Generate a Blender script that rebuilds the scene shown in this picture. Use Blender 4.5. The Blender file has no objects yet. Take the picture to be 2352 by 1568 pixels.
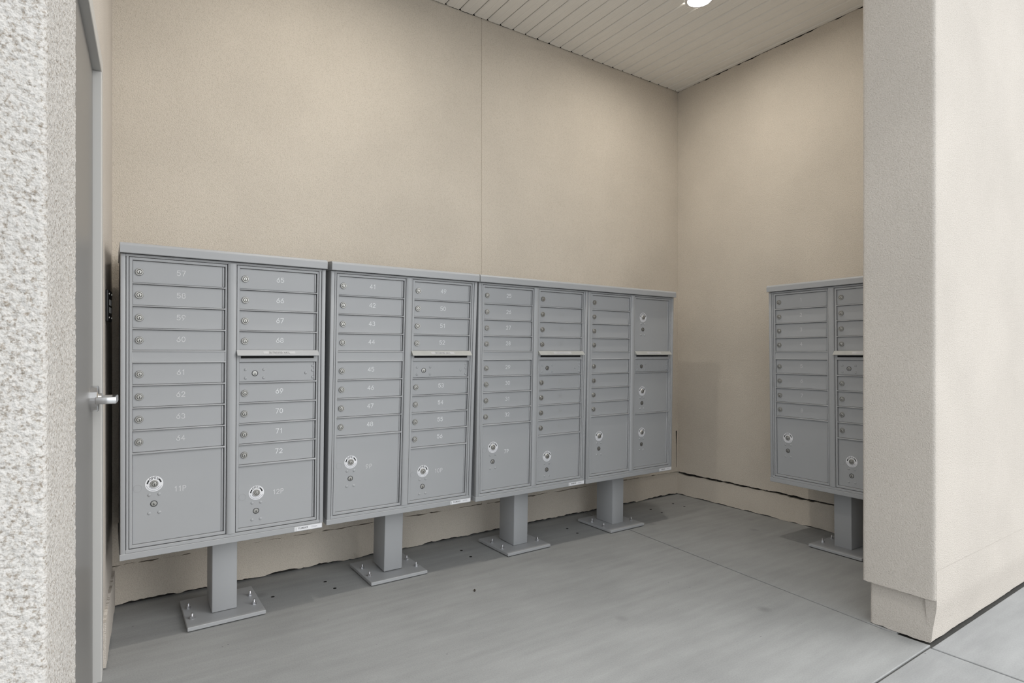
import bpy, bmesh, math, random
from mathutils import Matrix, Vector
random.seed(7)
SC = bpy.context.scene
COL = SC.collection
PI = math.pi

# ------------------------------------------------------------------ camera
cam_d = bpy.data.cameras.new('camera')
cam = bpy.data.objects.new('camera', cam_d); COL.objects.link(cam)
cam.location = (-3.8166, -3.2045, 1.152)
cam.rotation_euler = (PI/2, 0, -0.5961)
cam_d.sensor_width = 36.0
cam_d.lens = 36.0*1342.0/2352.0
cam_d.shift_y = 28.1/2352.0
cam_d.clip_start = 0.02
SC.camera = cam

# ------------------------------------------------------------------ light
world = bpy.data.worlds.new('overcast_sky'); SC.world = world
world.use_nodes = True
bg = world.node_tree.nodes['Background']
bg.inputs[0].default_value = (0.93, 0.97, 1.0, 1)
bg.inputs[1].default_value = 1.1
sun_d = bpy.data.lights.new('hazy_sun', 'SUN')
sun_d.energy = 1.1
sun_d.angle = math.radians(46)
sun_d.color = (1.0, 0.98, 0.955)
sun = bpy.data.objects.new('hazy_sun', sun_d); COL.objects.link(sun)
SUN_EL, SUN_AZ = math.radians(20), math.radians(50)       # azimuth from -Y towards +X
sdir = Vector((-math.sin(SUN_AZ)*math.cos(SUN_EL), math.cos(SUN_AZ)*math.cos(SUN_EL), -math.sin(SUN_EL)))
sun.rotation_euler = sdir.to_track_quat('-Z', 'Y').to_euler()
sun.location = (4, -8, 6)
SC.view_settings.view_transform = 'Standard'
SC.view_settings.look = 'None'
SC.view_settings.gamma = 1.0
SC.view_settings.use_curve_mapping = False
SC.view_settings.exposure = 0.72

# ------------------------------------------------------------------ materials
def lin(r, g, b):
    f = lambda c: (c/255/12.92) if c/255 <= 0.04045 else ((c/255+0.055)/1.055)**2.4
    return (f(r), f(g), f(b), 1)

def new_mat(name):
    m = bpy.data.materials.new(name); m.use_nodes = True
    nt = m.node_tree
    return m, nt, nt.nodes['Principled BSDF']

def plain(name, col, rough=0.5, metal=0.0, spec=0.5, bump=None, var=0.0, vscale=3.0):
    m, nt, b = new_mat(name)
    b.inputs['Base Color'].default_value = col
    b.inputs['Roughness'].default_value = rough
    b.inputs['Metallic'].default_value = metal
    b.inputs['Specular IOR Level'].default_value = spec
    tc = nt.nodes.new('ShaderNodeTexCoord')
    if var:
        n = nt.nodes.new('ShaderNodeTexNoise'); n.inputs['Scale'].default_value = vscale
        n.inputs['Detail'].default_value = 4
        nt.links.new(tc.outputs['Object'], n.inputs['Vector'])
        mx = nt.nodes.new('ShaderNodeMix'); mx.data_type = 'RGBA'
        mx.inputs[6].default_value = tuple(c*(1-var) for c in col[:3])+(1,)
        mx.inputs[7].default_value = tuple(min(1, c*(1+var)) for c in col[:3])+(1,)
        nt.links.new(n.outputs['Fac'], mx.inputs[0])
        nt.links.new(mx.outputs[2], b.inputs['Base Color'])
    if bump:
        sc, dist, st = bump
        n = nt.nodes.new('ShaderNodeTexNoise'); n.inputs['Scale'].default_value = sc
        n.inputs['Detail'].default_value = 3
        nt.links.new(tc.outputs['Object'], n.inputs['Vector'])
        bp = nt.nodes.new('ShaderNodeBump'); bp.inputs['Distance'].default_value = dist
        bp.inputs['Strength'].default_value = st
        nt.links.new(n.outputs['Fac'], bp.inputs['Height'])
        nt.links.new(bp.outputs['Normal'], b.inputs['Normal'])
    return m

def stucco(name, col, scale=240.0, dist=0.0022, st=0.8, var=0.05):
    m, nt, b = new_mat(name)
    b.inputs['Roughness'].default_value = 0.95
    b.inputs['Specular IOR Level'].default_value = 0.15
    tc = nt.nodes.new('ShaderNodeTexCoord')
    v = nt.nodes.new('ShaderNodeTexVoronoi'); v.feature = 'SMOOTH_F1'
    v.inputs['Scale'].default_value = scale
    v.inputs['Smoothness'].default_value = 0.6
    n = nt.nodes.new('ShaderNodeTexNoise'); n.inputs['Scale'].default_value = scale*0.9
    n.inputs['Detail'].default_value = 5; n.inputs['Roughness'].default_value = 0.65
    n2 = nt.nodes.new('ShaderNodeTexNoise'); n2.inputs['Scale'].default_value = 2.2
    n2.inputs['Detail'].default_value = 6
    n3 = nt.nodes.new('ShaderNodeTexNoise'); n3.inputs['Scale'].default_value = scale*0.35
    n3.inputs['Detail'].default_value = 4
    # a few pinholes
    v2 = nt.nodes.new('ShaderNodeTexVoronoi'); v2.inputs['Scale'].default_value = scale*0.22
    for q in (v, n, n2, n3, v2): nt.links.new(tc.outputs['Object'], q.inputs['Vector'])
    sub = nt.nodes.new('ShaderNodeMath'); sub.operation = 'MULTIPLY_ADD'
    nt.links.new(v.outputs['Distance'], sub.inputs[0]); sub.inputs[1].default_value = -0.7
    nt.links.new(n.outputs['Fac'], sub.inputs[2])
    bp = nt.nodes.new('ShaderNodeBump'); bp.inputs['Distance'].default_value = dist
    bp.inputs['Strength'].default_value = st
    nt.links.new(sub.outputs[0], bp.inputs['Height'])
    nt.links.new(bp.outputs['Normal'], b.inputs['Normal'])
    r = nt.nodes.new('ShaderNodeValToRGB')
    r.color_ramp.elements[0].position = 0.3; r.color_ramp.elements[1].position = 0.7
    r.color_ramp.elements[0].color = tuple(c*(1-var) for c in col[:3])+(1,)
    r.color_ramp.elements[1].color = tuple(min(1, c*(1+var)) for c in col[:3])+(1,)
    nt.links.new(n2.outputs['Fac'], r.inputs[0])
    # fine grain of darker sand
    r2 = nt.nodes.new('ShaderNodeValToRGB')
    r2.color_ramp.elements[0].position = 0.30; r2.color_ramp.elements[1].position = 0.52
    r2.color_ramp.elements[0].color = (0.80, 0.79, 0.77, 1); r2.color_ramp.elements[1].color = (1, 1, 1, 1)
    nt.links.new(n.outputs['Fac'], r2.inputs[0])
    r3 = nt.nodes.new('ShaderNodeValToRGB')
    r3.color_ramp.elements[0].position = 0.035; r3.color_ramp.elements[1].position = 0.075
    r3.color_ramp.elements[0].color = (0.72, 0.70, 0.68, 1); r3.color_ramp.elements[1].color = (1, 1, 1, 1)
    nt.links.new(v2.outputs['Distance'], r3.inputs[0])
    m1 = nt.nodes.new('ShaderNodeMix'); m1.data_type = 'RGBA'; m1.blend_type = 'MULTIPLY'; m1.inputs[0].default_value = 1
    m2 = nt.nodes.new('ShaderNodeMix'); m2.data_type = 'RGBA'; m2.blend_type = 'MULTIPLY'; m2.inputs[0].default_value = 1
    nt.links.new(r.outputs[0], m1.inputs[6]); nt.links.new(r2.outputs[0], m1.inputs[7])
    nt.links.new(m1.outputs[2], m2.inputs[6]); nt.links.new(r3.outputs[0], m2.inputs[7])
    nt.links.new(m2.outputs[2], b.inputs['Base Color'])
    return m

def concrete(name, col, seed=0.0):
    m, nt, b = new_mat(name)
    b.inputs['Roughness'].default_value = 0.72
    b.inputs['Specular IOR Level'].default_value = 0.35
    tc = nt.nodes.new('ShaderNodeTexCoord')
    mp = nt.nodes.new('ShaderNodeMapping'); mp.inputs['Location'].default_value = (seed, seed*0.7, 0)
    nt.links.new(tc.outputs['Object'], mp.inputs['Vector'])
    # trowel streaks
    mp2 = nt.nodes.new('ShaderNodeMapping'); mp2.inputs['Rotation'].default_value = (0, 0, math.radians(28))
    mp2.inputs['Scale'].default_value = (1.2, 9, 1)
    nt.links.new(mp.outputs[0], mp2.inputs['Vector'])
    a = nt.nodes.new('ShaderNodeTexNoise'); a.inputs['Scale'].default_value = 1.6; a.inputs['Detail'].default_value = 8
    a.inputs['Roughness'].default_value = 0.6
    s = nt.nodes.new('ShaderNodeTexNoise'); s.inputs['Scale'].default_value = 2.2; s.inputs['Detail'].default_value = 5
    f = nt.nodes.new('ShaderNodeTexNoise'); f.inputs['Scale'].default_value = 180; f.inputs['Detail'].default_value = 3
    v = nt.nodes.new('ShaderNodeTexVoronoi'); v.inputs['Scale'].default_value = 9
    v3 = nt.nodes.new('ShaderNodeTexVoronoi'); v3.inputs['Scale'].default_value = 2.6; v3.inputs['Randomness'].default_value = 1
    nt.links.new(mp.outputs[0], a.inputs['Vector']); nt.links.new(mp2.outputs[0], s.inputs['Vector'])
    for q in (f, v, v3): nt.links.new(mp.outputs[0], q.inputs['Vector'])
    def ramp(src, p0, c0, p1, c1):
        r = nt.nodes.new('ShaderNodeValToRGB')
        r.color_ramp.elements[0].position = p0; r.color_ramp.elements[1].position = p1
        r.color_ramp.elements[0].color = (c0, c0, c0, 1); r.color_ramp.elements[1].color = (c1, c1, c1, 1)
        nt.links.new(src, r.inputs[0]); return r.outputs[0]
    def mul(x, y):
        k = nt.nodes.new('ShaderNodeMix'); k.data_type = 'RGBA'; k.blend_type = 'MULTIPLY'; k.inputs[0].default_value = 1
        nt.links.new(x, k.inputs[6]); nt.links.new(y, k.inputs[7]); return k.outputs[2]
    base = nt.nodes.new('ShaderNodeRGB'); base.outputs[0].default_value = col
    o = mul(base.outputs[0], ramp(a.outputs['Fac'], 0.28, 0.86, 0.72, 1.1))
    o = mul(o, ramp(s.outputs['Fac'], 0.3, 0.92, 0.7, 1.06))
    o = mul(o, ramp(f.outputs['Fac'], 0.3, 0.93, 0.6, 1.03))
    o = mul(o, ramp(v.outputs['Distance'], 0.015, 0.55, 0.04, 1.0))
    o = mul(o, ramp(v3.outputs['Distance'], 0.03, 0.78, 0.10, 1.0))
    nt.links.new(o, b.inputs['Base Color'])
    bp = nt.nodes.new('ShaderNodeBump'); bp.inputs['Distance'].default_value = 0.0012; bp.inputs['Strength'].default_value = 0.35
    nt.links.new(f.outputs['Fac'], bp.inputs['Height']); nt.links.new(bp.outputs['Normal'], b.inputs['Normal'])
    return m

M = {}
STUCCO = (0.64, 0.58, 0.503, 1)
M['stucco'] = stucco('stucco_beige', STUCCO)
M['stucco_out'] = stucco('stucco_daylight_tone', (0.55, 0.507, 0.46, 1), 240)  # same stucco as indoors, cooler outdoor daylight put into its colour
M['stucco_coarse'] = stucco('stucco_coarse_daylight_tone', (0.55, 0.53, 0.505, 1), 330, 0.0022, 0.8)  # coarse copy of that stucco, outdoor daylight again in the colour
def aggregate(m):
    # mixed sand colours: pale, buff and brown grains
    nt = m.node_tree; b = nt.nodes['Principled BSDF']
    src = b.inputs['Base Color'].links[0].from_socket
    tc = nt.nodes.new('ShaderNodeTexCoord'); n = nt.nodes.new('ShaderNodeTexNoise')
    n.inputs['Scale'].default_value = 190; n.inputs['Detail'].default_value = 3; n.inputs['Roughness'].default_value = 0.6
    nt.links.new(tc.outputs['Object'], n.inputs['Vector'])
    r = nt.nodes.new('ShaderNodeValToRGB'); e = r.color_ramp.elements
    e[0].position = 0.30; e[0].color = (0.52, 0.47, 0.41, 1); e[1].position = 0.50; e[1].color = (1.0, 1.0, 1.0, 1)
    nt.links.new(n.outputs['Fac'], r.inputs[0])
    k = nt.nodes.new('ShaderNodeMix'); k.data_type = 'RGBA'; k.blend_type = 'MULTIPLY'; k.inputs[0].default_value = 1
    nt.links.new(src, k.inputs[6]); nt.links.new(r.outputs[0], k.inputs[7]); nt.links.new(k.outputs[2], b.inputs['Base Color'])
aggregate(M['stucco_coarse'])
M['dark_gap'] = plain('dark_gap_shade', (0.02, 0.018, 0.016, 1), 0.95, var=0.3, vscale=20)  # dark backing; near-black stands in for shade in gaps, crack and under plates
M['sealant'] = plain('old_joint_sealant', (0.075, 0.072, 0.066, 1), 0.9, var=0.4, vscale=60)
M['concrete'] = concrete('concrete_slab', (0.335, 0.338, 0.335, 1))
M['concrete_walk'] = concrete('concrete_walk', (0.345, 0.348, 0.348, 1), 4.3)
M['soffit'] = plain('soffit_vinyl', (0.84, 0.815, 0.77, 1), 0.5, spec=0.3, var=0.03)
M['paint'] = plain('grey_powder_coat', (0.382, 0.388, 0.398, 1), 0.42, spec=0.45, bump=(900, 0.0004, 0.12), var=0.025, vscale=6)
M['worn'] = plain('worn_aluminium', (0.40, 0.40, 0.38, 1), 0.5, metal=0.0, var=0.12, vscale=25)
M['nickel'] = plain('nickel', (0.50, 0.49, 0.465, 1), 0.33, metal=0.85, var=0.1, vscale=60)
M['dark_metal'] = plain('dark_key_slot', (0.03, 0.03, 0.03, 1), 0.5)
M['groove'] = plain('lock_groove', (0.2, 0.2, 0.19, 1), 0.5)
M['zinc'] = plain('zinc_plate', (0.60, 0.60, 0.62, 1), 0.3, metal=0.9)
M['white_ink'] = plain('white_engraving', (0.80, 0.81, 0.82, 1), 0.6)
M['faded_ink'] = plain('faded_engraving', (0.66, 0.66, 0.665, 1), 0.6)
M['faint_ink'] = plain('faint_engraving', (0.375, 0.375, 0.37, 1), 0.6)  # numbers washed out by angled reflection, put into the ink colour
M['decal'] = plain('white_decal', (0.80, 0.80, 0.82, 1), 0.5)
M['strip'] = plain('strip_label', (0.50, 0.50, 0.505, 1), 0.5)
M['decal_grey'] = plain('grey_print', (0.36, 0.36, 0.40, 1), 0.6)
M['black_ink'] = plain('black_print', (0.018, 0.018, 0.02, 1), 0.6)
M['slot'] = plain('slot_black', (0.005, 0.005, 0.005, 1), 0.9)
M['chrome'] = plain('satin_chrome', (0.78, 0.78, 0.79, 1), 0.2, metal=1.0)
M['door_paint'] = plain('door_grey_paint', (0.19, 0.184, 0.177, 1), 0.38, spec=0.5, bump=(40, 0.001, 0.06), var=0.04)
M['frame_paint'] = plain('door_frame_paint', (0.50, 0.495, 0.48, 1), 0.4)
M['black_plastic'] = plain('black_plastic', (0.02, 0.02, 0.021, 1), 0.45, var=0.2, vscale=40)
M['white_plastic'] = plain('white_plastic', (0.8, 0.8, 0.8, 1), 0.5)
M['trim_white'] = plain('light_trim_white', (0.8, 0.79, 0.77, 1), 0.4)
M['leaf'] = plain('dry_leaf', (0.05, 0.04, 0.03, 1), 0.8, var=0.3, vscale=80)
def emis(name, col, s):
    m, nt, b = new_mat(name)
    b.inputs['Base Color'].default_value = col
    b.inputs['Emission Color'].default_value = col
    b.inputs['Emission Strength'].default_value = s
    return m
M['lamp'] = emis('led_lens', (1.0, 0.95, 0.865, 1), 175.0)

# ------------------------------------------------------------------ mesh helpers
class MB:
    """collects shapes into one mesh with several material slots"""
    def __init__(s): s.bm = bmesh.new(); s.mats = []
    def mi(s, m):
        if m not in s.mats: s.mats.append(m)
        return s.mats.index(m)
    def box(s, x0, x1, y0, y1, z0, z1, m, bev=0.0, seg=1):
        bm = bmesh.new()
        bmesh.ops.create_cube(bm, size=1)
        for v in bm.verts:
            v.co = Vector(((x0+x1)/2+v.co.x*(x1-x0), (y0+y1)/2+v.co.y*(y1-y0), (z0+z1)/2+v.co.z*(z1-z0)))
        if bev:
            bmesh.ops.bevel(bm, geom=bm.edges[:], offset=bev, segments=seg, profile=0.5, affect='EDGES')
        s.add(bm, m, smooth=seg > 1)
    def add(s, bm, m, smooth=False):
        k = s.mi(m); mp = {}
        for v in bm.verts: mp[v] = s.bm.verts.new(v.co)
        for f in bm.faces:
            try: nf = s.bm.faces.new([mp[v] for v in f.verts])
            except ValueError: continue
            nf.material_index = k; nf.smooth = smooth or f.smooth
        bm.free()
    def poly(s, pts, m, smooth=False):
        f = s.bm.faces.new([s.bm.verts.new(p) for p in pts]); f.material_index = s.mi(m); f.smooth = smooth
    def lathe(s, prof, c, axis, m, n=20, caps=True, mats=None):
        """prof: list of (r, h) along axis from c"""
        ax = Vector(axis).normalized()
        u = ax.orthogonal().normalized(); w = ax.cross(u)
        rings = []
        for r, h in prof:
            p = Vector(c)+ax*h
            if r < 1e-6: rings.append([s.bm.verts.new(p)])
            else: rings.append([s.bm.verts.new(p+(u*math.cos(2*PI*i/n)+w*math.sin(2*PI*i/n))*r) for i in range(n)])
        for q in range(len(rings)-1):
            a, b = rings[q], rings[q+1]
            k = s.mi(mats[q] if mats else m)
            for i in range(n):
                j = (i+1) % n
                if len(a) == 1 and len(b) == 1: continue
                if len(a) == 1: f = [a[0], b[j], b[i]]
                elif len(b) == 1: f = [a[i], a[j], b[0]]
                else: f = [a[i], a[j], b[j], b[i]]
                nf = s.bm.faces.new(f); nf.material_index = k
        if caps and len(rings[-1]) > 1:
            nf = s.bm.faces.new(rings[-1]); nf.material_index = s.mi(mats[-1] if mats else m)
    def prism(s, poly, axis, a, b, m):
        """poly in the two other axes, extruded along axis 'x','y' or 'z' from a to b"""
        def P(q, t):
            return {'x': (t, q[0], q[1]), 'y': (q[0], t, q[1]), 'z': (q[0], q[1], t)}[axis]
        A = [s.bm.verts.new(P(q, a)) for q in poly]; B = [s.bm.verts.new(P(q, b)) for q in poly]
        k = s.mi(m); n = len(poly)
        for i in range(n):
            f = s.bm.faces.new([A[i], A[(i+1) % n], B[(i+1) % n], B[i]]); f.material_index = k
        for F in (A, B):
            f = s.bm.faces.new(F); f.material_index = k
    def mesh(s, name):
        bmesh.ops.recalc_face_normals(s.bm, faces=s.bm.faces)
        me = bpy.data.meshes.new(name); s.bm.to_mesh(me); s.bm.free()
        for m in s.mats: me.materials.append(M[m])
        return me
    def build(s, name, parent=None, loc=None):
        return link(name, s.mesh(name), parent, loc)

def link(name, me, parent=None, loc=None, rot=None):
    o = bpy.data.objects.new(name, me); COL.objects.link(o)
    if parent is not None: o.parent = parent
    if loc is not None: o.location = loc
    if rot is not None: o.rotation_euler = rot
    return o
def tag(o, label=None, cat=None, group=None, kind=None):
    if label: o['label'] = label
    if cat: o['category'] = cat
    if group: o['group'] = group
    if kind: o['kind'] = kind
    return o

# ------------------------------------------------------------------ stroke lettering
def arc(cx, cy, rx, ry, a0, a1, n=10):
    return [(cx+rx*math.cos(math.radians(a0+(a1-a0)*i/n)), cy+ry*math.sin(math.radians(a0+(a1-a0)*i/n))) for i in range(n+1)]
G = {
 '0': [arc(.3, .5, .3, .5, 90, 450, 20)],
 '1': [[(.12, .8), (.32, 1), (.32, 0)]],
 '2': [arc(.3, .7, .28, .3, 165, -30, 10)+[(.0, 0), (.6, 0)]],
 '3': [arc(.28, .75, .27, .25, 150, -90, 10), arc(.28, .26, .31, .26, 90, -150, 10)],
 '4': [[(.46, 0), (.46, 1), (0, .3), (.62, .3)]],
 '5': [[(.55, 1), (.08, 1), (.04, .55)]+arc(.28, .33, .31, .33, 130, -150, 12)],
 '6': [[(.46, 1), (.06, .5)]+arc(.3, .31, .3, .31, 150, 510, 18)],
 '7': [[(0, 1), (.6, 1), (.2, 0)]],
 '8': [arc(.3, .75, .25, .25, 90, 450, 16), arc(.3, .26, .3, .26, 90, 450, 16)],
 '9': [[(.14, 0), (.54, .5)]+arc(.3, .69, .3, .31, -30, 330, 18)],
 'P': [[(.05, 0), (.05, 1), (.35, 1)]+arc(.35, .74, .24, .26, 90, -90, 8)+[(.05, .48)]],
 'O': [arc(.33, .5, .33, .5, 90, 450, 20)],
 'U': [[(.04, 1), (.04, .3)]+arc(.3, .3, .26, .3, 180, 360, 8)+[(.56, 1)]],
 'T': [[(0, 1), (.6, 1)], [(.3, 1), (.3, 0)]],
 'G': [arc(.33, .5, .32, .5, 50, 340, 16)+[(.64, .45), (.38, .45)]],
 'I': [[(.2, 1), (.2, 0)]],
 'N': [[(.05, 0), (.05, 1), (.58, 0), (.58, 1)]],
 'M': [[(.02, 0), (.06, 1), (.33, .2), (.6, 1), (.64, 0)]],
 'A': [[(0, 0), (.3, 1), (.6, 0)], [(.1, .35), (.5, .35)]],
 'L': [[(.06, 1), (.06, 0), (.5, 0)]],
 'E': [[(.54, 1), (.06, 1), (.06, 0), (.54, 0)], [(.06, .52), (.46, .52)]],
 'F': [[(.54, 1), (.06, 1), (.06, 0)], [(.06, .52), (.46, .52)]],
 'R': [[(.05, 0), (.05, 1), (.35, 1)]+arc(.35, .76, .22, .24, 90, -90, 8)+[(.05, .52)], [(.3, .52), (.58, 0)]],
 'C': [arc(.33, .5, .31, .5, 50, 310, 16)],
 ' ': [],
}
WID = {'I': .4, '1': .48, 'M': .66, ' ': .35}
def text_width(t, h, gap=.26): return sum((WID.get(c, .62)+gap) for c in t)*h-gap*h
def strokes(mb, t, h, w, mat, mapf, gap=.26):
    """mapf(u, v) -> 3d point; centred text, u along, v up"""
    x = -text_width(t, h, gap)/2
    for c in t:
        for pl in G[c]:
            ribbon(mb, [(x+p[0]*h, p[1]*h-h/2) for p in pl], w, mat, mapf)
        x += (WID.get(c, .62)+gap)*h
def ribbon(mb, pts, w, mat, mapf):
    pts = [p for i, p in enumerate(pts) if i == 0 or (abs(p[0]-pts[i-1][0])+abs(p[1]-pts[i-1][1])) > 1e-7]
    n = len(pts); L = []; R = []
    closed = n > 3 and math.hypot(pts[0][0]-pts[-1][0], pts[0][1]-pts[-1][1]) < 1e-6
    for i in range(n):
        a = pts[i-1] if i > 0 else (pts[-2] if closed else None)
        b = pts[i+1] if i < n-1 else (pts[1] if closed else None)
        def d(p, q):
            l = math.hypot(q[0]-p[0], q[1]-p[1]); return ((q[0]-p[0])/l, (q[1]-p[1])/l)
        d1 = d(a, pts[i]) if a else None; d2 = d(pts[i], b) if b else None
        e1 = d1 or d2; e2 = d2 or d1
        tx, ty = e1[0]+e2[0], e1[1]+e2[1]; l = math.hypot(tx, ty) or 1
        tx, ty = tx/l, ty/l
        k = 1/max(.45, tx*e1[0]+ty*e1[1])
        ox, oy = -ty*w/2*k, tx*w/2*k
        px, py = pts[i]
        if a is None: px -= tx*w/2; py -= ty*w/2
        if b is None: px += tx*w/2; py += ty*w/2
        L.append((px+ox, py+oy)); R.append((px-ox, py-oy))
    k = mb.mi(mat)
    lv = [mb.bm.verts.new(mapf(*p)) for p in L]; rv = [mb.bm.verts.new(mapf(*p)) for p in R]
    for i in range(n-1):
        f = mb.bm.faces.new([rv[i], rv[i+1], lv[i+1], lv[i]]); f.material_index = k

# ------------------------------------------------------------------ setting: floor
ZC = 3.291            # soffit height
FRONT = -2.225        # building front plane
g = MB(); g.box(-30, 30, -40, 1.5, -0.30, -0.022, 'concrete_walk')
floor = tag(g.build('floor'), kind='structure')
floor['label'] = 'grey concrete floor of slabs with open joints'
def slab(poly, mat, name='slab'):
    bm = bmesh.new()
    vs = [bm.verts.new((x, y, 0)) for x, y in poly]
    f = bm.faces.new(vs); bmesh.ops.recalc_face_normals(bm, faces=[f])
    if f.normal.z < 0: f.normal_flip()
    r = bmesh.ops.extrude_face_region(bm, geom=[f])
    for v in r['geom']:
        if isinstance(v, bmesh.types.BMVert): v.co.z -= 0.03
    top = [e for e in bm.edges if all(abs(v.co.z) < 1e-6 for v in e.verts)]
    bmesh.ops.bevel(bm, geom=top, offset=0.003, segments=2, profile=0.5, affect='EDGES')
    b = MB(); b.add(bm, mat); return b.build(name, floor)
j = 0.004
b = MB()
for fz, q in enumerate(((-4.4, 1.9, FRONT-.02, FRONT+.02), (-1.19, -1.16, -5.4, FRONT), (-1.18, -.97, FRONT, .06), (-1.15, .06, -2.21, -2.08))):
    b.box(*q, -.021-.001*fz, -.007-.001*fz, 'sealant')
b.build('joint_filler', floor)
slab([(-4.05, .06), (-4.05, FRONT+j), (-1.146-j, FRONT+j), (-1.155-j, -2.05), (-1.03-j, -.45), (-.995-j, .06)], 'concrete')
slab([(-.995+j, .06), (-1.03+j, -.45), (-1.155+j, -2.0), (-1.160+j, -2.10), (.06, -2.10), (.06, .06)], 'concrete')
slab([(-1.172-j, FRONT-j), (-4.4, FRONT-j), (-4.4, -5.4), (-1.178-j, -5.4)], 'concrete_walk')
slab([(-1.172+j, FRONT-j-.003), (-1.178+j, -5.4), (1.9, -5.4), (1.9, FRONT-j-.003)], 'concrete_walk')
slab([(-4.4-2*j, FRONT-j), (-7.6, FRONT-j), (-7.6, -5.4), (-4.4-2*j, -5.4)], 'concrete_walk')
slab([(1.9+2*j, FRONT-j), (1.9+2*j, -5.4), (5.0, -5.4), (5.0, FRONT-j)], 'concrete_walk')
hole = MB(); hole.lathe([(0.0085, 0), (0.0085, 0.0006), (0, 0.0006)], (0, 0, 0), (0, 0, 1), 'slot', 12, caps=False)
hm = hole.mesh('anchor_hole')
for x, y in ((-2.141, -.207), (-2.148, -.327), (-1.354, -.223), (-1.362, -.334), (-.538, -.201), (-.539, -.308), (-.272, -.184), (-.267, -.288),
             (-2.94, -.23), (-2.925, -.34), (-3.20, -.275)):
    link('anchor_hole', hm, floor, (x, y, 0))

# ------------------------------------------------------------------ setting: walls
def hash1(i, s=0):
    v = math.sin(i*12.9898+s*78.233)*43758.5453; return v-math.floor(v)
def vnoise(x, s=0):
    i = math.floor(x); f = x-i; f = f*f*(3-2*f)
    return hash1(i, s)*(1-f)+hash1(i+1, s)*f
def jag_panel(u0, u1, zb, zt, depth, mapf, mat, ab=0.0, at=0.0, seed=0, step=0.012):
    """stucco slab, front face on the (u, z) plane, with ragged lower / upper edges; mapf(u, d, z) with d = depth into the wall"""
    b = MB(); n = max(2, int((u1-u0)/step)); k = b.mi(mat); F = []; 
    for i in range(n+1):
        u = u0+(u1-u0)*i/n
        a = ab*(vnoise(u*30, seed)-.5+.7*(vnoise(u*8, seed+3)-.5)+.5*(vnoise(u*90, seed+5)-.5))
        c = at*(vnoise(u*28, seed+1)-.5+.7*(vnoise(u*9, seed+4)-.5)+.5*(vnoise(u*95, seed+6)-.5))
        F.append([b.bm.verts.new(mapf(u, d, z)) for d, z in ((0, zt+c), (0, zb+a), (depth, zb+a), (depth, zt+c))])
    for i in range(n):
        for q in range(4):
            f = b.bm.faces.new([F[i][q], F[i+1][q], F[i+1][(q+1) % 4], F[i][(q+1) % 4]]); f.material_index = k
    for e in (F[0], F[-1]):
        f = b.bm.faces.new(e); f.material_index = k
    return b

SCR = 0.192      # height of the drip edge above the floor
# back wall (plane y = 0)
b = MB(); b.box(-4.3, .35, .024, .30, -.02, ZC+.25, 'dark_gap')
wall_back = tag(b.build('wall_back'), kind='structure'); wall_back['label'] = 'beige stucco back wall with vertical control joint'
fy = lambda u, d, z: (u, d, z)
JX = -1.882
for u0, u1, sd in ((-3.90, JX-.0035, 1), (JX+.0035, .02, 2)):
    o = jag_panel(u0, u1, SCR, ZC+.003, .03, lambda u, d, z: (u, d-.006, z), 'stucco', ab=.005, at=.004, seed=sd).build('stucco_panel', wall_back)
b = MB(); b.box(JX-.006, JX+.006, -.003, .03, SCR+.004, ZC+.002, 'stucco'); b.build('control_joint', wall_back)
jag_panel(-3.90, .03, .010, SCR-.0055, .03, lambda u, d, z: (u, d+.004, z), 'stucco', ab=.010, at=.006, seed=11).build('plinth', wall_back)
b = MB(); b.prism([(-.030, .520), (-.016, .526), (-.020, .40), (-.0205, .225), (-.0235, .225), (-.025, .40)], 'y', -.0066, .002, 'dark_gap'); b.build('corner_crack', wall_back)
# right wall (plane x = 0)
b = MB(); b.box(.024, .30, -2.1, .30, -.02, ZC+.25, 'dark_gap')
wall_right = tag(b.build('wall_right'), kind='structure'); wall_right['label'] = 'beige stucco side wall with dark crack above plinth'
jag_panel(-2.05, .02, SCR-.004, ZC-.001, .03, lambda u, d, z: (d-.004, u, z), 'stucco', ab=.006, at=.010, seed=21).build('stucco_panel', wall_right)
jag_panel(-2.05, .03, .006, SCR-.020, .03, lambda u, d, z: (d+.004, u, z), 'stucco', ab=.008, at=.008, seed=31).build('plinth', wall_right)
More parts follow.
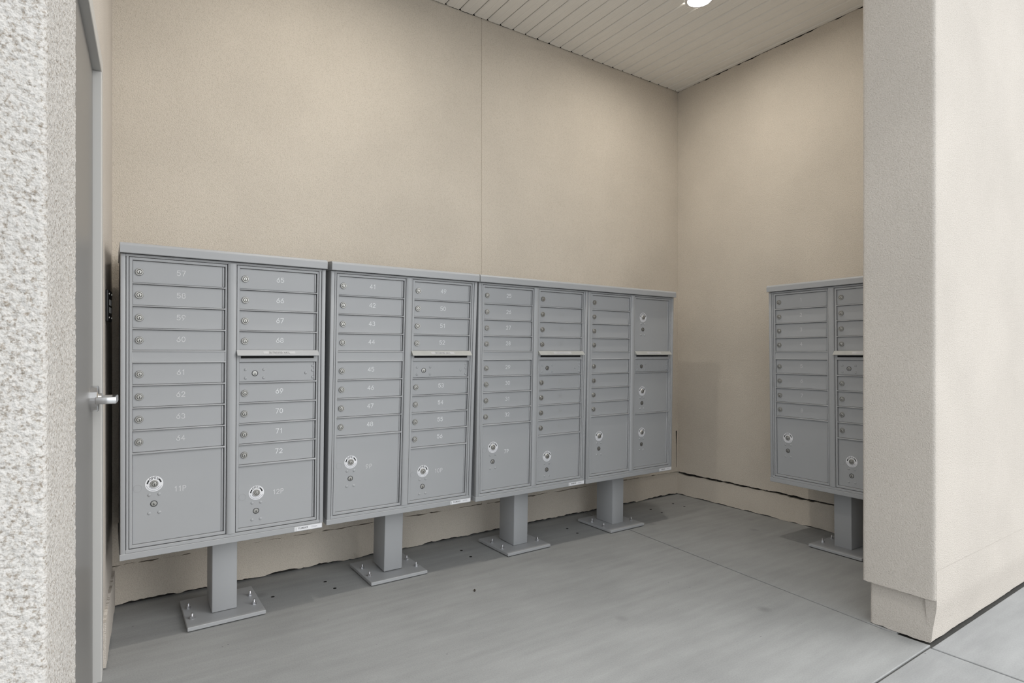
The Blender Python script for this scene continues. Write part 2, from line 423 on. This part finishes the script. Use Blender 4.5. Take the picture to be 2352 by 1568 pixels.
# right front pier: end of the outer wall
b = MB(); b.box(-1.118, 3.6, -2.19, -2.01, -.02, ZC+.25, 'dark_gap')
wall_front = tag(b.build('wall_front'), kind='structure'); wall_front['label'] = 'daylight-toned stucco pier and outer wall on the right'
def pier(name, xl, yf, yb, z0, z1, mat, parent, xr=3.6, jb=0.0, jt=0.0, flare=None):
    """outer wall end: left side face, front face, back face with rounded near corners and ragged rim"""
    b = MB(); k = b.mi(mat); r = .012
    prof = [(xr, yf)]
    nf = 160
    for i in range(1, nf): prof.append((xr-(xr-xl-r)*i/nf, yf))
    for i in range(0, 6): a = math.radians(270-90*i/5); prof.append((xl+r+r*math.cos(a), yf+r+r*math.sin(a)))
    for i in range(1, 20): prof.append((xl, yf+r+(yb-yf-2*r)*i/20))
    for i in range(0, 6): a = math.radians(180-90*i/5); prof.append((xl+r+r*math.cos(a), yb-r+r*math.sin(a)))
    prof.append((xr, yb))
    zs = [z0]+[z0+(z1-z0)*q for q in (.02, .04, .06, .10, .2, .3, .4, .5, .6, .7, .8, .9, 1)]
    rings = []
    for q, z in enumerate(zs):
        ring = []
        for i, (x, y) in enumerate(prof):
            zz = z
            wob = .0022*(vnoise(z*17+i*.0, 51)-.5)+.0016*(vnoise(z*61, 52)-.5)
            if q == 0: zz += jb*(vnoise(i*.9, 41)-.5)
            if q == len(zs)-1: zz += jt*(vnoise(i*.9, 43)-.5)
            ring.append(b.bm.verts.new((x+wob, y, zz)))
        rings.append(ring)
    for q in range(len(rings)-1):
        for i in range(len(prof)-1):
            f = b.bm.faces.new([rings[q][i], rings[q][i+1], rings[q+1][i+1], rings[q+1][i]]); f.material_index = k; f.smooth = True
    for rg in (rings[0], rings[-1]):
        f = b.bm.faces.new([b.bm.verts.new(v.co) for v in rg]); f.material_index = k
    return b.build(name, parent)
pier('stucco_panel', -1.170, -2.245, -1.975, .186, ZC+.2, 'stucco_out', wall_front, jb=.006)
pier('plinth', -1.140, -2.217, -1.992, .004, .182, 'stucco_out', wall_front, jb=.008)
# front skirt: the outer coat runs down to the walk on the street side
b = MB(); k = b.mi('stucco_out')
xs = [-1.1405+.02*i for i in range(0, 131)]
prof = [(-2.2458, .30, -.0165), (-2.2458, .187, -.0165), (-2.2445, .165, -.014), (-2.240, .135, -.008), (-2.233, .10, -.003), (-2.226, .06, 0), (-2.221, .010, 0)]
rows = [[b.bm.verts.new((x+dx*max(0, 1-i/3), y, z+(.004*(vnoise(i*.8, 61)-.5) if q == len(prof)-1 else 0))) for i, x in enumerate(xs)] for q, (y, z, dx) in enumerate(prof)]
for q in range(len(rows)-1):
    for i in range(len(xs)-1):
        f = b.bm.faces.new([rows[q][i], rows[q][i+1], rows[q+1][i+1], rows[q+1][i]]); f.material_index = k; f.smooth = True
for q in range(len(rows)-1):
    a, c = rows[q][0].co, rows[q+1][0].co
    b.poly([a[:], c[:], (c.x, -2.205, c.z), (a.x, -2.205, a.z)], 'stucco_out', True)
b.build('stucco_skirt', wall_front)

# left wall, built in its own frame (x = out of the wall, y = along it, away from the viewer)
LWA = -math.atan(.043)
LW = Matrix.Translation((-3.829, 0, 0)) @ Matrix.Rotation(LWA, 4, 'Z')
b = MB()
b.box(-.30, 0, -.62, .0, -.02, ZC+.2, 'stucco_out')                     # far strip
b.box(-.30, 0, -1.83, -.62, 2.20, ZC+.2, 'stucco_out')                  # above the door
b.box(-.30, -.20, -1.83, -.62, -.02, 2.20, 'stucco_out')                # behind the door
wall_left = tag(b.build('wall_left'), kind='structure'); wall_left.matrix_world = LW
wall_left['label'] = 'daylight-toned stucco wall with grey door and near pier at left'
# near pier with real relief on the faces close to the lens
def rough_pier():
    b = MB(); k = b.mi('stucco_coarse')
    r = .008
    X1, YN, YF = .025, -2.160, -1.785
    prof = [(-.36, YN), (-.2, YN)]
    prof.append((-.09, YN)); n1 = 56
    for i in range(1, n1): prof.append((-.09+(X1-r+.09)*i/n1, YN))
    for i in range(0, 5): a = math.radians(-90+90*i/4); prof.append((X1-r+r*math.cos(a), YN+r+r*math.sin(a)))
    n2 = 110
    for i in range(1, n2): prof.append((X1, YN+r+(YF-YN-2*r)*i/n2))
    for i in range(0, 4): a = math.radians(0+90*i/3); prof.append((X1-r+r*math.cos(a), YF-r+r*math.sin(a)))
    prof += [(-.3, YF)]
    zs = [-.01, .2, .35]
    z = .5
    while z < 2.0: zs.append(z); z += .0019
    zs += [2.2, 2.6, ZC+.2]
    from mathutils import noise as N
    rings = []; np_ = len(prof)
    for z in zs:
        ring = []
        for i, (x, y) in enumerate(prof):
            p = prof[max(0, i-1)]; q = prof[min(np_-1, i+1)]
            tx, ty = q[0]-p[0], q[1]-p[1]; l = math.hypot(tx, ty); nx, ny = ty/l, -tx/l
            v = Vector((x, y, z))
            h = N.noise(v*230)*.0016+N.noise(v*120)*.0014+N.noise(v*40)*.0005+N.noise(v*16)*.0005
            ring.append(b.bm.verts.new((x+nx*h, y+ny*h, z)))
        rings.append(ring)
    for q in range(len(rings)-1):
        for i in range(np_-1):
            f = b.bm.faces.new([rings[q][i], rings[q][i+1], rings[q+1][i+1], rings[q+1][i]]); f.material_index = k; f.smooth = True
    return b.build('stucco_pier', wall_left)
rough_pier()
b = MB(); b.box(-3.2, -.25, -2.158, -1.90, -.01, ZC+.2, 'stucco_coarse'); b.build('outer_wall', wall_left)
jag_panel(-.61, -.005, .006, .175, .02, lambda u, d, z: (.010-d, u, z), 'stucco_out', ab=.012, at=.012, seed=71).build('plinth', wall_left)

# door in the left wall
door = link('door_1', None); door.matrix_world = LW
tag(door, 'grey flush metal door with satin lever in pale frame', kind='structure')
b = MB(); b.box(-.070, -.0235, -1.722, -.706, .010, 2.136, 'door_paint', .0015); b.build('door_leaf', door)
b = MB()
b.box(-.085, .002, -.700, -.622, .0, 2.142, 'frame_paint', .002)
b.box(-.085, .002, -1.784, -1.728, .0, 2.142, 'frame_paint', .002)
b.box(-.085, .002, -1.784, -.622, 2.142, 2.198, 'frame_paint', .002)
b.build('door_frame', door)
b = MB()
b.lathe([(.044, 0), (.044, .019), (.041, .022), (.018, .022), (.0165, .030), (.012, .034), (.012, .060)], (-.0235, -.775, 1.0), (1, 0, 0), 'chrome', 28)
b.box(.037, .053, -.885, -.760, .988, 1.011, 'chrome', .003, 2)
b.box(-.005, .053, -.889, -.872, .988, 1.011, 'chrome', .003, 2)
b.build('lever_handle', door)

# ------------------------------------------------------------------ ceiling of narrow soffit boards
b = MB(); b.box(-4.35, 3.6, -2.30, .3, ZC+.030, ZC+.25, 'dark_gap')
ceiling = tag(b.build('ceiling'), kind='structure'); ceiling['label'] = 'beige soffit of narrow grooved boards'
bw = .1
b = MB()
cs = [(0.0028, .018), (.0028, .007), (.009, 0), (.046, 0), (.049, .0012), (.051, .0012), (.054, 0), (bw-.009, 0), (bw-.0028, .007), (bw-.0028, .018)]
b.prism(cs, 'y', -2.27, -.012, 'soffit')
pm = b.mesh('soffit_board')
b = MB(); b.prism([(.0015, .018), (.0015, .006), (.006, 0), (.034, 0), (.034, .018)], 'y', -2.27, -.012, 'soffit')
b.build('soffit_board', ceiling, (-.041, 0, ZC))
x = -.141
i = 0
while x > -4.3:
    link('soffit_board', pm, ceiling, (x-.0-.0, 0, ZC)); x -= bw; i += 1
b = MB(); b.box(-4.35, 3.6, -2.33, -2.27, ZC-.03, ZC+.25, 'soffit'); b.build('fascia', ceiling)

def ceiling_light(x, y, label):
    e = link('ceiling_light', None, None, (x, y, ZC)); tag(e, label, 'light', 'recessed ceiling lights')
    b = MB(); b.lathe([(.070, -.001), (.088, -.001), (.086, -.006), (.070, -.009), (.066, -.004)], (0, 0, 0), (0, 0, 1), 'trim_white', 36, caps=False); b.build('trim_ring', e)
    b = MB(); b.lathe([(.067, -.004), (.05, -.0055), (0, -.0062)], (0, 0, 0), (0, 0, 1), 'lamp', 36, caps=False); b.build('lens', e)
    return e
ceiling_light(-.903, -.924, 'round lit recessed light in the soffit above the corner')
ceiling_light(-2.87, -.924, 'round lit recessed light in the soffit above the numbered mailboxes')

# ------------------------------------------------------------------ mailbox units
W = .775
def lock_mesh(name, R=.0145, h=.007):
    b = MB()
    b.lathe([(R, 0), (R, h*.5), (R*.86, h), (R*.70, h), (R*.66, h*.62), (R*.52, h*.62), (R*.52, h*1.1), (R*.44, h*1.2), (0, h*1.2)], (0, 0, 0), (0, -1, 0), 'nickel', 24, caps=False,
            mats=['nickel', 'nickel', 'nickel', 'nickel', 'groove', 'nickel', 'nickel', 'nickel'])
    b.box(-R*.09, R*.09, -h*1.2-.0004, -h*1.1, -R*.40, R*.16, 'dark_metal')
    return b.mesh(name)
LOCK = lock_mesh('lock')
def keylock_mesh():
    b = MB()
    b.lathe([(.0125, 0), (.0125, .0012), (.0105, .0014), (.0100, -.001), (.0095, .0008), (0, .0014)], (0, 0, 0), (0, -1, 0), 'nickel', 24, caps=False,
            mats=['dark_metal', 'dark_metal', 'dark_metal', 'nickel', 'nickel'])
    b.lathe([(.0026, .0016), (0, .0019)], (0.0, 0, -.0045), (0, -1, 0), 'dark_metal', 10, caps=False)
    b.box(-.0012, .0012, -.0018, -.001, -.004, .003, 'dark_metal')
    return b.mesh('key_lock')
KEYLOCK = keylock_mesh()
b = MB(); b.lathe([(.0062, 0), (.0058, .0014), (.004, .0026), (0, .0031)], (0, 0, 0), (0, -1, 0), 'paint', 14, caps=False)
RIVET = b.mesh('rivet')
for f in RIVET.polygons: f.use_smooth = True
def decal_mesh():
    b = MB(); n = 40; k = b.mi('decal')
    A = [b.bm.verts.new((.0145*math.cos(2*PI*i/n), -.0006, .0145*math.sin(2*PI*i/n))) for i in range(n)]
    B = [b.bm.verts.new((.031*math.cos(2*PI*i/n), -.0006, .031*math.sin(2*PI*i/n))) for i in range(n)]
    for i in range(n):
        f = b.bm.faces.new([A[i], A[(i+1) % n], B[(i+1) % n], B[i]]); f.material_index = k
    def pol(rad, ang0):
        def f(u, v):
            a = ang0-u/rad; r = rad+v
            return (r*math.cos(a), -.0010, r*math.sin(a))
        return f
    strokes(b, 'OPEN', .0085, .0016, 'black_ink', pol(.0235, math.radians(92)), gap=.42)
    for a0 in (158, 30):
        p = [(math.radians(a0-13+26*i/6)) for i in range(7)]
        ribbon(b, [(.0232*math.cos(q), .0232*math.sin(q)) for q in p], .0052, 'black_ink', lambda u, v: (u, -.0010, v))
    # two curved lines of fine print
    for rad, a0, a1, st in ((.0195, 205, 335, 13), (.0262, 192, 348, 15)):
        a = a0
        while a < a1-6:
            q = [math.radians(a+(st-4.5)*i/4) for i in range(5)]
            ribbon(b, [(rad*math.cos(t), rad*math.sin(t)) for t in q], .0017, 'decal_grey', lambda u, v: (u, -.0009, v)); a += st
    return b.mesh('open_decal')
DECAL = decal_mesh()
def bolt_mesh():
    b = MB()
    b.lathe([(.0115, 0), (.0115, .002), (.0, .002)], (0, 0, 0), (0, 0, 1), 'zinc', 16, caps=False)
    b.lathe([(.0095, .002), (.0095, .010), (.0085, .011), (0, .011)], (0, 0, 0), (0, 0, 1), 'zinc', 6, caps=False)
    prof = [(.0052, .011)]
    z = .011
    while z < .022: prof += [(.0046, z+.0012), (.0052, z+.0024)]; z += .0024
    prof += [(.004, z+.001), (0, z+.001)]
    b.lathe(prof, (0, 0, 0), (0, 0, 1), 'zinc', 12, caps=False)
    return b.mesh('anchor_bolt')
BOLT = bolt_mesh()
_dm = {}
def door_mesh(w, h):
    key = (round(w, 4), round(h, 4))
    if key not in _dm:
        b = MB(); b.box(0, w, 0, .004, 0, h, 'paint', .0008)
        # rolled hinge edge along the right side
        b.box(w-.0070, w-.0004, -.0034, .002, .001, h-.001, 'paint', .0022, 2)
        _dm[key] = b.mesh('mailbox_door')
    return _dm[key]
_nm = {}
def number_mesh(t, mat, h=.0195, w=.0023):
    key = (t, mat)
    if key not in _nm:
        b = MB(); strokes(b, t, h, w, mat, lambda u, v: (u, 0, v)); _nm[key] = b.mesh('number')
    return _nm[key]
RD = .0085        # doors lie this far behind the front frame
def frame_mesh(x0, x1, openings, zt, zb, dividers):
    """front door frame of one column: stiles and rails round the openings"""
    b = MB(); y0, y1 = .0045, .020
    b.box(x0, x0+.0105, y0, y1, zb, zt, 'paint', .0012)
    b.box(x1-.0065, x1, y0, y1, zb, zt, 'paint', .0012)
    b.box(x0+.009, x1-.005, y0, y1, zt-.0105, zt, 'paint', .0012)
    b.box(x0+.009, x1-.005, y0, y1, zb, zb+.0115, 'paint', .0012)
    for za, zc in dividers:
        if za-zc < .012: b.box(x0+.009, x1-.003, y0-.001, y1, zc, za, 'paint', .0016, 2)
        else: b.box(x0+.009, x1-.003, y0+.0005, y1, zc, za, 'paint', .0012)
    return b
LA = [1.513, 1.4245, 1.3375, 1.249, 1.1625]
STD_L = [('m', 1.513, 1.427), ('m', 1.422, 1.340), ('m', 1.335, 1.2515), ('m', 1.2465, 1.166),
         ('gap', 1.166, 1.116),
         ('m', 1.116, 1.032), ('m', 1.027, .944), ('m', .939, .8555), ('m', .8505, .767), ('p', .760, .4055)]
STD_R = [('m', 1.513, 1.427), ('m', 1.422, 1.340), ('m', 1.335, 1.2515), ('m', 1.2465, 1.168),
         ('tray', 1.168, 1.117),
         ('k', 1.117, 1.032), ('m', 1.026, .944), ('m', .939, .8555), ('m', .8505, .767), ('m', .762, .678), ('p', .671, .4055)]
ALT_R = [('p', 1.513, 1.168), ('tray', 1.168, 1.117), ('k', 1.117, 1.032), ('p', 1.026, .760), ('p', .755, .4055)]

def mailbox_unit(idx, loc, yaw, lean, colL, colR, numL, numR, label, inks, sticker=True):
    root = link('mailbox_unit', None, None, loc)
    root.rotation_euler = (Matrix.Rotation(yaw, 3, 'Z') @ Matrix.Rotation(lean, 3, 'X')).to_euler()
    tag(root, label, 'mailbox', 'grey cluster mailbox units')
    # cabinet shell: side walls, back, outer front frame
    b = MB()
    b.box(0, W, .022, .452, .374, 1.538, 'paint', .002)
    b.box(0, .0165, 0, .03, .376, 1.5345, 'paint', .0022, 2)
    b.box(W-.0165, W, 0, .03, .376, 1.5345, 'paint', .0022, 2)
    b.box(.0185, .0265, .003, .03, .384, 1.5345, 'paint', .0012)
    b.box(W-.0285, W-.0185, .003, .03, .384, 1.5345, 'paint', .0012)
    b.box(.0165, W-.0165, .002, .03, 1.525, 1.5345, 'paint', .0012)
    b.box(.0165, W-.0165, .0, .03, .3785, .3915, 'paint', .0012)
    b.build('cabinet', root)
    b = MB()
    b.prism([(-.019, 1.5362), (-.019, 1.566), (-.0145, 1.5735), (-.006, 1.5765), (.462, 1.5815), (.462, 1.5362)], 'x', -.0022, W+.0022, 'paint')
    bm = b.bm; bmesh.ops.bevel(bm, geom=[e for e in bm.edges if e.calc_length() < .04 or e.calc_length() > .5], offset=.0016, segments=2, profile=.5, affect='EDGES')
    b.build('cap', root)
    b = MB(); b.box(-.003, W-.003, -.0015, .452, .353, .378, 'paint', .0018); b.build('bottom_rail', root)
    # centre post with rounded face
    b = MB()
    pr = [(.3705, .02)]+[(.388+.0172*math.cos(math.radians(a)), .004-.0075*math.sin(math.radians(a))) for a in (180, 160, 135, 110, 90, 70, 45, 20, 0)]+[(.4055, .02)]
    b.prism(pr, 'z', .3925, 1.5285, 'paint')
    b.build('centre_post', root)
    # pedestal, plate and bolts
    b = MB(); b.box(.333, .433, .115, .27, .018, .354, 'paint', .003, 2); b.build('pedestal', root)
    plate = MB()
    plate.box(.2305, .5355, .020, .345, .0045, .0205, 'paint', .0018)
    plate.box(.27, .50, .05, .31, .0, .005, 'dark_gap')  # inset shim, shade under the plate put into its colour
    bp = plate.build('base_plate', root)
    bp.rotation_euler = (-lean, 0, 0)
    for bx, by in ((.258, .115), (.258, .232), (.508, .115), (.508, .232)):
        link('anchor_bolt', BOLT, bp, (bx+random.uniform(-.004, .004), by+random.uniform(-.006, .006), .0205), (0, 0, random.uniform(0, 3)))
    # columns of doors
    for side, (x0, x1, col, nums) in enumerate(((.0285, .3685, colL, list(numL)), (.4070, .7445, colR, list(numR)))):
        dx0, dx1 = x0+.0105, x1-.0065
        # dividers between neighbouring openings
        div = []
        for a, c in zip(col, col[1:]):
            if a[0] in 'mpk' and c[0] in 'mpk': div.append((a[2], c[1]))
        for c in col:
            if c[0] == 'gap':
                div.append((c[1]-.0, c[1]-.006)); div.append((c[2]+.006, c[2]))
        fr = frame_mesh(x0, x1, col, 1.5235, .394, div)
        for c in col:
            if c[0] == 'gap': fr.box(x0+.009, x1-.005, .007, .02, c[2]+.004, c[1]-.004, 'paint')
            if c[0] == 'tray': fr.box(x0+.009, x1-.003, .0035, .02, c[2], c[1], 'paint', .001)
        fr.build('door_frame', root)
        for kind, zt, zb in col:
            h = zt-zb-.0022; w = dx1-dx0-.0042
            if kind in 'mpk':
                d = link('mailbox_door' if kind == 'm' else 'parcel_door' if kind == 'p' else 'master_door', door_mesh(w, h), root, (dx0+.001, RD+.0045, zb+.0011))
            if kind == 'm':
                link('lock', LOCK, d, (.0215+random.uniform(-.0006, .0006), .0004, h/2-.001), (0, random.uniform(-.25, .25), 0))
                t = nums.pop(0) if nums else None
                if t:
                    link('number', number_mesh(t, inks[side]), d, (.163, -.0005, h/2+.004))
                    d['label'] = 'small mailbox door numbered '+t
            elif kind == 'p':
                H = zt-zb
                zc = (zt-.124 if H > .3 else zt-.122) - zb
                if zt > 1.3: zc = zt-.123-zb
                link('open_decal', DECAL, d, (.072, 0, zc))
                link('lock', LOCK, d, (.072, -.0002, zc))
                link('key_lock', KEYLOCK, d, (.071, 0, zc-.079))
                for rx, rz in ((-.017, -.043), (.017, -.043), (-.017, -.116), (.017, -.116)):
                    link('rivet', RIVET, d, (.072+rx, 0, zc+rz))
                kb = MB(); kk = kb.mi('paint')
                kb.lathe([(.0145, -.0004), (.0145, .0010), (.0132, .0010), (.0132, .0004), (0, .0004)], (0, 0, 0), (0, -1, 0), 'paint', 24, caps=False)
                kb.build('knockout', d, (.017, 0, zc-.012))
                t = nums.pop(0) if nums else None
                if t:
                    link('number', number_mesh(t, inks[2+side]), d, (.162, -.0005, zc-.030 if side == 0 else zc-.006))
                    d['label'] = 'large parcel locker door numbered '+t
            elif kind == 'k':
                link('key_lock', KEYLOCK, d, (.062, 0, h/2-.006))
                for rx, rz in ((.025, .010), (.098, .010), (.025, -.026), (.098, -.026), (.275, -.008), (.305, .024), (.305, .003), (.305, -.027)):
                    link('rivet', RIVET, d, (rx, 0, h/2+rz))
            elif kind == 'tray':
                b = MB(); tm = 'worn' if idx != 1 else 'paint'
                b.prism([(.010, 1.169), (.001, 1.1685), (-.020, 1.1475), (-.0195, 1.1450), (-.0175, 1.1450), (.003, 1.1640), (.010, 1.1640)], 'x', x0-.001, x1-.001, tm)
                for xx in (x0-.001, x1-.0025):
                    b.prism([(.008, 1.169), (-.019, 1.1470), (.008, 1.1470)], 'x', xx, xx+.0015, tm)
                b.box(x0+.016, x1-.019, .0020, .0034, 1.1330, 1.1425, 'slot')
                hood = b.build('outgoing_hood', root)
                # printed strip on the sloping face
                b = MB(); s2 = 1/math.sqrt(2); cx = (x0+x1)/2
                def hp(u, v, lift=.0006): return (cx+u, -.0097+v*s2-lift*s2, 1.1580+v*s2+lift*s2)
                b.poly([hp(-.066, -.0075), hp(.066, -.0075), hp(.066, .0075), hp(-.066, .0075)], 'strip')
                strokes(b, 'OUTGOING MAIL', .0098, .0011, 'black_ink' if idx in (1, 2) else 'decal_grey', lambda u, v: hp(u*.84, v, .0011))
                b.build('printed_strip', hood)
    if sticker:
        b = MB()
        q = lambda u, v, l=.0006: (u, -.0015-l, v)
        b.poly([q(.648, .3565), q(.769, .3565), q(.769, .3755), q(.648, .3755)], 'decal')
        strokes(b, 'FLORENCE', .0068, .0011, 'black_ink', lambda u, v: q(.686+u, .3675+v, .001), gap=.16)
        ribbon(b, [(.6545, .3715), (.6545, .3590)], .0012, 'black_ink', lambda u, v: q(u, v, .001))
        for zz in (.3690, .3650):
            ribbon(b, [(.722, zz), (.748, zz)], .0012, 'decal_grey', lambda u, v: q(u, v, .001))
        b.build('maker_label', root)
    return root

rng = lambda a, n: [str(a+i) for i in range(n)]
R = math.radians
mailbox_unit(1, (-3.802, -.482, 0), R(.41), R(2.21), STD_L, STD_R, rng(57, 8)+['11P'], rng(65, 8)+['12P'],
    'grey cluster mailbox with doors 57 to 72 next to the door', ('faded_ink', 'white_ink', 'faded_ink', 'faded_ink'))
mailbox_unit(2, (-3.002, -.447, 0), R(-.06), R(3.3), STD_L, STD_R, rng(41, 8)+['9P'], rng(49, 8)+['10P'],
    'grey cluster mailbox with doors 41 to 56', ('white_ink', 'white_ink', 'faded_ink', 'faded_ink'))
mailbox_unit(3, (-2.209, -.478, 0), R(.27), R(1.61), STD_L, STD_R, rng(25, 8)+['7P'], rng(33, 8),
    'grey cluster mailbox with doors 25 to 32 and faint right-hand numbers', ('white_ink', 'faint_ink', 'white_ink', 'faint_ink'))
mailbox_unit(4, (-1.425, -.486, 0), R(-.11), R(.96), STD_L, ALT_R, [], [],
    'unnumbered grey cluster mailbox in the corner with four parcel lockers', ('white_ink',)*4)
mailbox_unit(5, (-.410, -1.082, 0), R(-90-1.6), R(1.01), STD_L, STD_R, rng(1, 8)+['1P'], [],
    'grey cluster mailbox with doors 1 to 8 on the side wall behind the pier', ('faded_ink', 'faded_ink', 'faint_ink', 'faint_ink'), sticker=False)

# ------------------------------------------------------------------ small things
plate = link('wall_plate', None); plate.matrix_world = LW @ Matrix.Translation((.002, -.43, 1.338)) @ Matrix.Rotation(R(-5), 4, 'Z')
tag(plate, 'small black plate with two white squares on wall beside the door frame', 'wall plate')
b = MB(); b.box(0, .012, -.040, .040, -.062, .062, 'black_plastic', .005, 3); b.build('plate_body', plate)
for z in (-.017, .013):
    b = MB(); b.box(.0115, .0126, -.022, .022, z-.011, z+.011, 'white_plastic'); b.build('white_square', plate)
b = MB(); b.lathe([(.0045, 0), (.004, .0025), (0, .003)], (0, 0, 0), (1, 0, 0), 'nickel', 12, caps=False); sm = b.mesh('screw')
for y in (-.028, .028):
    for z in (-.046, .046): link('screw', sm, plate, (.0118, y, z))


# dry leaf scrap on the slab
b = MB(); k = b.mi('leaf'); n = 7
T = []
for i in range(n):
    t = i/(n-1); w = .0048*math.sin(PI*min(1, t*.96+.03))+.0004
    T.append([(.020*(t-.5), w*q, .0012+.004*t*t+.003*abs(q)) for q in (-1, 0, 1)])
V = [[b.bm.verts.new(p) for p in r] for r in T]; V2 = [[b.bm.verts.new((p[0], p[1], p[2]-.0007)) for p in r] for r in T]
for S in (V, V2):
    for i in range(n-1):
        for q in range(2):
            f = b.bm.faces.new([S[i][q], S[i+1][q], S[i+1][q+1], S[i][q+1]]); f.material_index = k
rim = [(V[i][0], V2[i][0]) for i in range(n)]+[(V[n-1][q], V2[n-1][q]) for q in (1, 2)]+[(V[i][2], V2[i][2]) for i in range(n-2, -1, -1)]+[(V[0][1], V2[0][1])]
for (a, c), (d, e) in zip(rim, rim[1:]+rim[:1]):
    f = b.bm.faces.new([a, d, e, c]); f.material_index = k
o = b.build('leaf_scrap', None, (-2.3745, -.755, -.0003)); o.rotation_euler = (0, 0, R(62))
tag(o, 'tiny dark dry leaf scrap on the concrete in front of the mailboxes', 'leaf')
